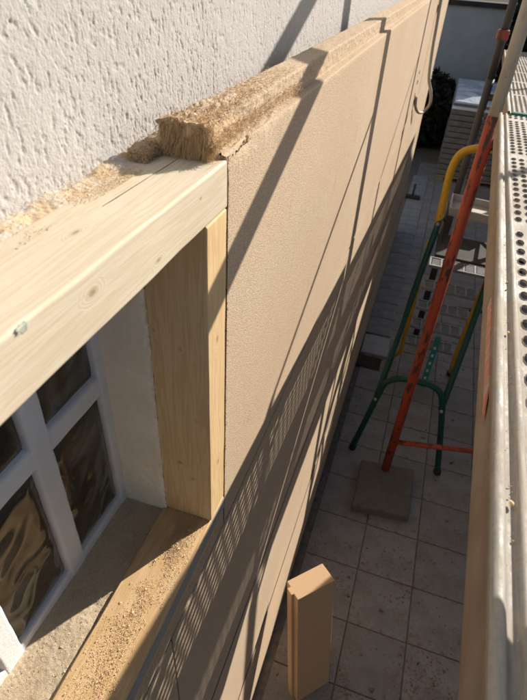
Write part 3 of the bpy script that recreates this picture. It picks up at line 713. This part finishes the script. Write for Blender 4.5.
for p, q in (((-.19, 13.06, -13.85), (-.225, 13.045, -14)), ((2.75, 13.01, -13.85), (2.785, 13.0, -14))):
    obj('foot', G().tube([p, q], .125, 12), BLACKR, lad, smooth=True)
for i, (ys_, zs_) in enumerate([(18.0, -12.5), (17.62, -11.4), (17.24, -10.32), (16.86, -9.25), (16.48, -8.17)]):
    st = G(); L_, R_ = .79, 2.68; dpt = .62
    st.box((L_, ys_, zs_), (R_-L_, 0, -.03), (0, .06, 0), (0, 0, .10)); st.box((L_, ys_+dpt, zs_), (R_-L_, 0, -.03), (0, .05, 0), (0, 0, .09))
    nb_ = 5
    for k in range(nb_+1):
        xx = L_+(R_-L_-.06)*k/nb_; st.box((xx, ys_+.06, zs_+.03), (.06, 0, 0), (0, dpt-.06, 0), (0, 0, .05))
    for k in range(nb_):
        xa = L_+(R_-L_-.06)*k/nb_+.09; wx = (R_-L_)/nb_-.12
        for q in range(5): st.box((xa, ys_+.12+q*.095, zs_+.04), (wx, 0, 0), (0, .045, 0), (0, 0, .03))
    obj('step', st, STEPM, lad)
pl = G(); pl.box((.80, 14.95, -7.05), (1.82, 0, -.05), (0, 1.6, 0), (0, 0, .10)); obj('platform', pl, mat_simple('dark_platform_mat', (.035, .034, .032), (.06, .058, .055), 25, .85), lad, bevel=.02)
pl = G()
pl.box((.95, 16.85, -6.45), (1.55, 0, -.08), (.02, 1.35, 0), (0, 0, .05))
for (o_, a_, b2) in (((.95, 16.85, -6.40), (1.55, 0, -.08), (0, .05, 0)), ((.97, 18.15, -6.40), (1.55, 0, -.08), (0, .05, 0)), ((.95, 16.9, -6.40), (.05, 0, 0), (.02, 1.25, 0)), ((2.45, 16.9, -6.48), (.05, 0, 0), (.02, 1.25, 0))): pl.box(o_, a_, b2, (0, 0, .22))
obj('tool_tray', pl, mat_simple('pale_plastic_tray', (.40, .375, .335), (.50, .475, .43), 12, .7), lad, bevel=.015)
for xx in (.86, 2.6): obj('tray_support', G().tube([(xx+.05, 17.4, -6.47), (xx, 15.6, -7.0)], .05, 8), DARKTUBE, lad, smooth=True)
for xx in (.86, 2.6): obj('tray_support', G().tube([(xx, 16.15, -6.35), (xx+.04, 18.0, -6.44)], .05, 8), DARKTUBE, lad, smooth=True)

for p in [(.60, 16.08, -7.0), (2.76, 16.08, -7.0), (.62, 17.0, -9.75), (2.78, 17.0, -9.75), (.17, 13.2, -11.5), (2.24, 13.2, -11.3), (.70, 15.98, -6.4), (2.64, 15.98, -6.4)]:
    obj('bolt', G().tube([(p[0]-.02, p[1]-.09, p[2]), (p[0]-.02, p[1]-.14, p[2])], .05, 8), GALV, lad)
# teal spirit level leaning on the arch
sp = G(); p0 = Vector((1.80, 17.42, -13.99)); p1 = Vector((1.86, 17.90, -11.75)); d = (p1-p0); e1 = Vector((.22, 0, 0)); e2 = d.cross(e1).normalized()*.09
sp.box(p0+e2*.0, e1, d*1.0, e2)
lev = tag(obj('spirit_level', sp, mat_simple('teal_aluminium', (.02, .20, .20), (.03, .26, .25), 20, .45), bevel=.01), 'teal batten leaning against the lowest steps of the step ladder', 'batten')
WP = mat_simple('white_print', (.55, .6, .58), (.65, .68, .66), 20, .6)
for k in range(5):
    q_ = p0+d*(.16+.15*k)-e2*.03 if e2.z < 0 else p0+d*(.16+.15*k)+e2*1.02
    obj('white_mark', G().box(q_+e1*.25, e1*.4, d*.05, e2*.02), WP, lev)

# ------------------------------------------------------------------ leaning insulation offcut
nrm = Vector((.73, -.68, 0)).normalized(); wv = Vector((.68, .73, 0)).normalized()
up = (Vector((0, 0, 1))*.985-nrm*.172).normalized(); nn = up.cross(wv).normalized(); nn = nn if nn.dot(nrm) > 0 else -nn
o_ = Vector((.05, 4.74, -13.985)); th, wd, ht = .46, .90, 3.8
# profile across thickness (n) and width (w) with a tongue along the near edge
prof = [(0, .05), (.0, wd), (-th, wd), (-th, .06), (-.22, .06), (-.21, 0), (-.10, 0), (-.09, .05)]
prof = [(0, .0), (0, wd), (-th, wd), (-th, .02), (-.32, .02), (-.32, -.06), (-.15, -.06), (-.15, .0)]
lo = [o_+nn*a+wv*b_+Vector((0, 0, .05*(-a))) for a, b_ in prof]; hi = [p+up*ht for p in lo]
g = G(); N_ = len(prof); g.add(lo+hi, [tuple(range(N_))[::-1], tuple(range(N_, 2*N_))]+[(k, (k+1) % N_, (k+1) % N_+N_, k+N_) for k in range(N_)])
off = obj('insulation_offcut', g, FIBRE_OFF, bevel=.012)
bm = bmesh.new(); bm.from_mesh(off.data); bmesh.ops.recalc_face_normals(bm, faces=bm.faces[:]); bm.to_mesh(off.data); bm.free()
tag(off, 'brown wood fibre board offcut leaning upright against the base of the wall', 'board offcut')

# ------------------------------------------------------------------ hose on the far wall
hp = [(-.93, 21.6, .4), (-.93, 21.8, -1.11), (-.90, 22, -1.83), (-.86, 22, -2.58), (-.76, 22, -3.47), (-.58, 22, -3.92), (-.52, 22, -4.32), (-.66, 21.9, -4.58), (-.82, 21, -4.45), (-.93, 20.0, -4.05), (-.95, 19.6, -3.7)]
tag(obj('hanging_cable', G().tube(curve(hp, 8), .055, 10), mat_simple('grey_cable', (.44, .39, .32), (.54, .49, .42), 30, .6), smooth=True), 'grey cable loop hanging down the far end of the insulated wall', 'cable')
# screws / stains on the far boards
for (yy_, zz_, s_) in ((19.3, -3.2, .07), (19.4, -3.6, .06), (19.2, -2.9, .05), (21.9, -1.35, .12)):
    g = G(); g.tube([(-1.01, yy_, zz_), (-.985, yy_, zz_)], s_, 10); obj('fixing', g, CLAMP, house)

# ------------------------------------------------------------------ small things on the terrace
tl = empty('hand_brush', (-.65, 38.6, -14), 'small dark hand brush standing on the far paving by the wall', 'brush')
obj('brush_head', G().box((-1.1, 38.3, -13.95), (1.05, 0, 0), (0, .45, 0), (0, 0, .22)), BLACKR, tl, bevel=.05)
obj('handle', G().tube([(-.62, 38.5, -13.75), (-.60, 38.9, -13.0)], .07, 8), BLACKR, tl, smooth=True)
n = 16000
xx = rng.uniform(-.7, 4.5, n); yy = rng.uniform(3.2, 13, n)
dn = fbm(np.stack([xx*1.1, yy*1.1, xx*0], 1), 4, 91); wgt = np.clip((dn-.47)/.18, 0, 1)*np.clip((10.5-yy)/5, .06, 1)
wgt += 1.2*np.exp(-((xx-2.9)/.5)**2-((yy-6.1)/.8)**2)
keep = rng.random(n) < wgt
P = np.stack([xx, yy, np.full(n, -13.99)], 1)[keep]
o = crumbs('sawdust', P, .014, mat_simple('ground_sawdust', (.26, .16, .08), (.36, .24, .13), 60, .95, 0, 0), .5, at=(1.5, 7, -14)); tag(o, 'brown sawdust scattered over the near terrace tiles', 'sawdust')
n = 500
P = np.stack([rng.uniform(-.6, 4, n), rng.uniform(5, 28, n), np.full(n, -13.985)], 1)
o = crumbs('debris', P, .028, mat_simple('debris', (.10, .08, .06), (.34, .30, .26), 20, .9, 0, 0), .7, at=(1.5, 12, -14)); tag(o, 'small crumbs of building debris between ladder and wall', 'debris')

# ------------------------------------------------------------------ pallet of blocks under film
pal = empty('wrapped_pallet', (3, 47.5, -14), 'stack of grey blocks wrapped in film on the far terrace', 'pallet')
BLK = mat_simple('grey_block', (.12, .108, .10), (.18, .165, .155), 10, .85, 0, .4, 90, .004, .2)
px0, px1, py0, py1 = .66, 5.9, 43.6, 53.5
for k in range(13):
    z0 = -13.52+k*.405; jx = random.uniform(-.04, .04)
    g = G(); g.aabb(px0+jx, px1+jx, py0+random.uniform(-.04, .04), py1, z0+.03, z0+.39); obj('course', g, BLK, pal, bevel=.05)
g = G()
for q in range(3): g.aabb(px0+.1+q*2.2, px0+.7+q*2.2, py0+.05, py1, -14, -13.7)
g.aabb(px0, px1, py0, py1, -13.69, -13.53); obj('pallet_base', g, mat_simple('pallet_wood', (.20, .15, .10), (.28, .21, .14), 10, .85), pal)
xs = np.linspace(px0-.06, px1+.06, 60); ys = np.linspace(py0-.08, py1+.06, 90); X_, Y_ = np.meshgrid(xs, ys, indexing='ij')
P = np.stack([X_.ravel(), Y_.ravel(), X_.ravel()*0], 1); dr_ = np.minimum(np.minimum(X_-xs[0], xs[-1]-X_), np.minimum(Y_-ys[0], ys[-1]-Y_)).ravel()
V = np.stack([P[:, 0], P[:, 1], -8.17+(fbm(P*1.1, 4, 95)-.4)*.28*np.clip(dr_/.4, 0, 1)-np.where(dr_ < 1e-6, .5, 0)], 1)
npobj('film', V, gridfaces(60, 90), mat_film(), pal, smooth=True)

# ------------------------------------------------------------------ far garden wall, added sun blockers out of view, planting
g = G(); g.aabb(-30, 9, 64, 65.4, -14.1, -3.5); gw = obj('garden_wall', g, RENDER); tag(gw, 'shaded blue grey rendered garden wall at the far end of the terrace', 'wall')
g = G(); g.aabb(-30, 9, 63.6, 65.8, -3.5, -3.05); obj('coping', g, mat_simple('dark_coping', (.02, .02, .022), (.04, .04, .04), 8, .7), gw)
g = G(); g.aabb(11, 11.9, -45, 26.5, -14.1, -2.25); bw = obj('blocker_wall', g, RENDER); tag(bw, 'rendered wall added out of view on the open side to shade the ground', 'wall')  # unseen wall, added to keep direct sun off the terrace
g = G(); g.aabb(10.9, 12.0, -45, 26.5, -2.25, -2.0); obj('coping', g, mat_simple('blocker_coping', (.3, .29, .28), (.38, .37, .35), 8, .8), bw)  # top of the added unseen wall
gab = empty('blocker_gable', (18, 37, -14), 'gabled block added out of view beside the scaffold to shape the sun on the wall', 'blocker_gable')  # unseen block, added so its roofline trims the sunlit strip low on the wall
g = G(); ys_, ye_, ym = 26.6, 62, 44.5; ze, zr = -1.9, 4.6
fr = [(11, ys_, -14.1), (11, ye_, -14.1), (11, ye_, ze), (11, ym, zr), (11, ys_, ze)]; bk = [(25, y_, z_) for _, y_, z_ in fr]
g.add(fr+bk, [(4, 3, 2, 1, 0), (5, 6, 7, 8, 9), (0, 1, 6, 5), (1, 2, 7, 6), (2, 3, 8, 7), (3, 4, 9, 8), (4, 0, 5, 9)]); obj('wall', g, RENDER, gab)  # body of the added unseen block
g = G(); g.box((10.6, ys_-.5, ze-.1), (15, 0, 0), (0, ym-ys_+.5, zr-ze+.17), (0, 0, .2)); g.box((10.6, ye_+.5, ze-.1), (15, 0, 0), (0, -(ye_-ym+.5), zr-ze+.17), (0, 0, .2))
obj('blocker_roof', g, mat_simple('blocker_roof_red', (.18, .07, .045), (.25, .10, .06), 15, .8), gab)

g = G(); g.aabb(11, 11.9, 62.1, 110, -14.1, -1.2); bw = obj('blocker_wall', g, RENDER); tag(bw, 'rendered wall added out of view beyond the gabled block to shade the far ground', 'wall')  # another unseen wall, added to stop sun reaching the far paving
g = G(); g.aabb(10.9, 12.0, 62.6, 110, -1.2, -.95); obj('coping', g, bpy.data.materials['blocker_coping'], bw)  # top of the second added unseen wall

def foliage(c, r, n, size, seed):
    rg = np.random.default_rng(seed); d = rg.normal(size=(n, 3)); d /= np.linalg.norm(d, axis=1, keepdims=True); rad = rg.random(n)**.4
    P = d*rad[:, None]; lump = fbm(P*2.2+seed, 3, 97); P = P*(.55+.9*lump)[:, None]*np.array(r)+np.array(c)
    a = rg.normal(size=(n, 3)); a /= np.linalg.norm(a, axis=1, keepdims=True); b_ = np.cross(a, rg.normal(size=(n, 3))); b_ /= np.linalg.norm(b_, axis=1, keepdims=True)
    s = size*rg.uniform(.6, 1.4, n)[:, None]
    V = np.stack([P-a*s, P+b_*s*.45, P+a*s, P-b_*s*.45], 1).reshape(-1, 3); V[:, 2] = np.maximum(V[:, 2], -14.0)
    return V, np.arange(n*4).reshape(-1, 4)
LEAFD = mat_leaf('dark_leaf', (.006, .009, .005), (.014, .02, .009))
def bush(nm, c, r, n, size, seed, label, cat):
    e = empty(nm, (c[0], c[1], -14), label, cat, 'dark shrubs at the end of the terrace')
    V, F = foliage(c, r, n, size, seed); npobj('crown', V, F, LEAFD, e)
    g = G()
    for k in range(5):
        a = k*1.26; g.tube([(c[0]+.1*math.cos(a), c[1]+.1*math.sin(a), -14), (c[0]+r[0]*.3*math.cos(a), c[1]+r[1]*.3*math.sin(a), c[2]-.3*r[2]), (c[0]+r[0]*.5*math.cos(a), c[1]+r[1]*.5*math.sin(a), c[2]+.4*r[2])], [.12, .08, .03], 6)
    obj('trunk', g, mat_simple('bark', (.05, .035, .025), (.08, .06, .04), 20, .9), e)
bush('shrub', (-1.9, 54, -11.2), (3.6, 4.5, 3.2), 9000, .34, 3, 'dark shrub between the house corner and the wrapped pallet', 'shrub')
bush('shrub', (-5.0, 57, -11.6), (3.4, 4, 3.2), 3600, .34, 4, 'dark shrub half hidden behind the house corner', 'shrub')
bush('tall_hedge', (7.6, 60, -6.5), (3.6, 4.5, 9.5), 12000, .42, 5, 'tall dark evergreen behind the far scaffold planks', 'hedge')
bush('tall_hedge', (13.0, 70, -6.5), (6, 5.5, 12), 9000, .5, 6, 'tall dark evergreen at the far right beyond the garden wall', 'hedge')
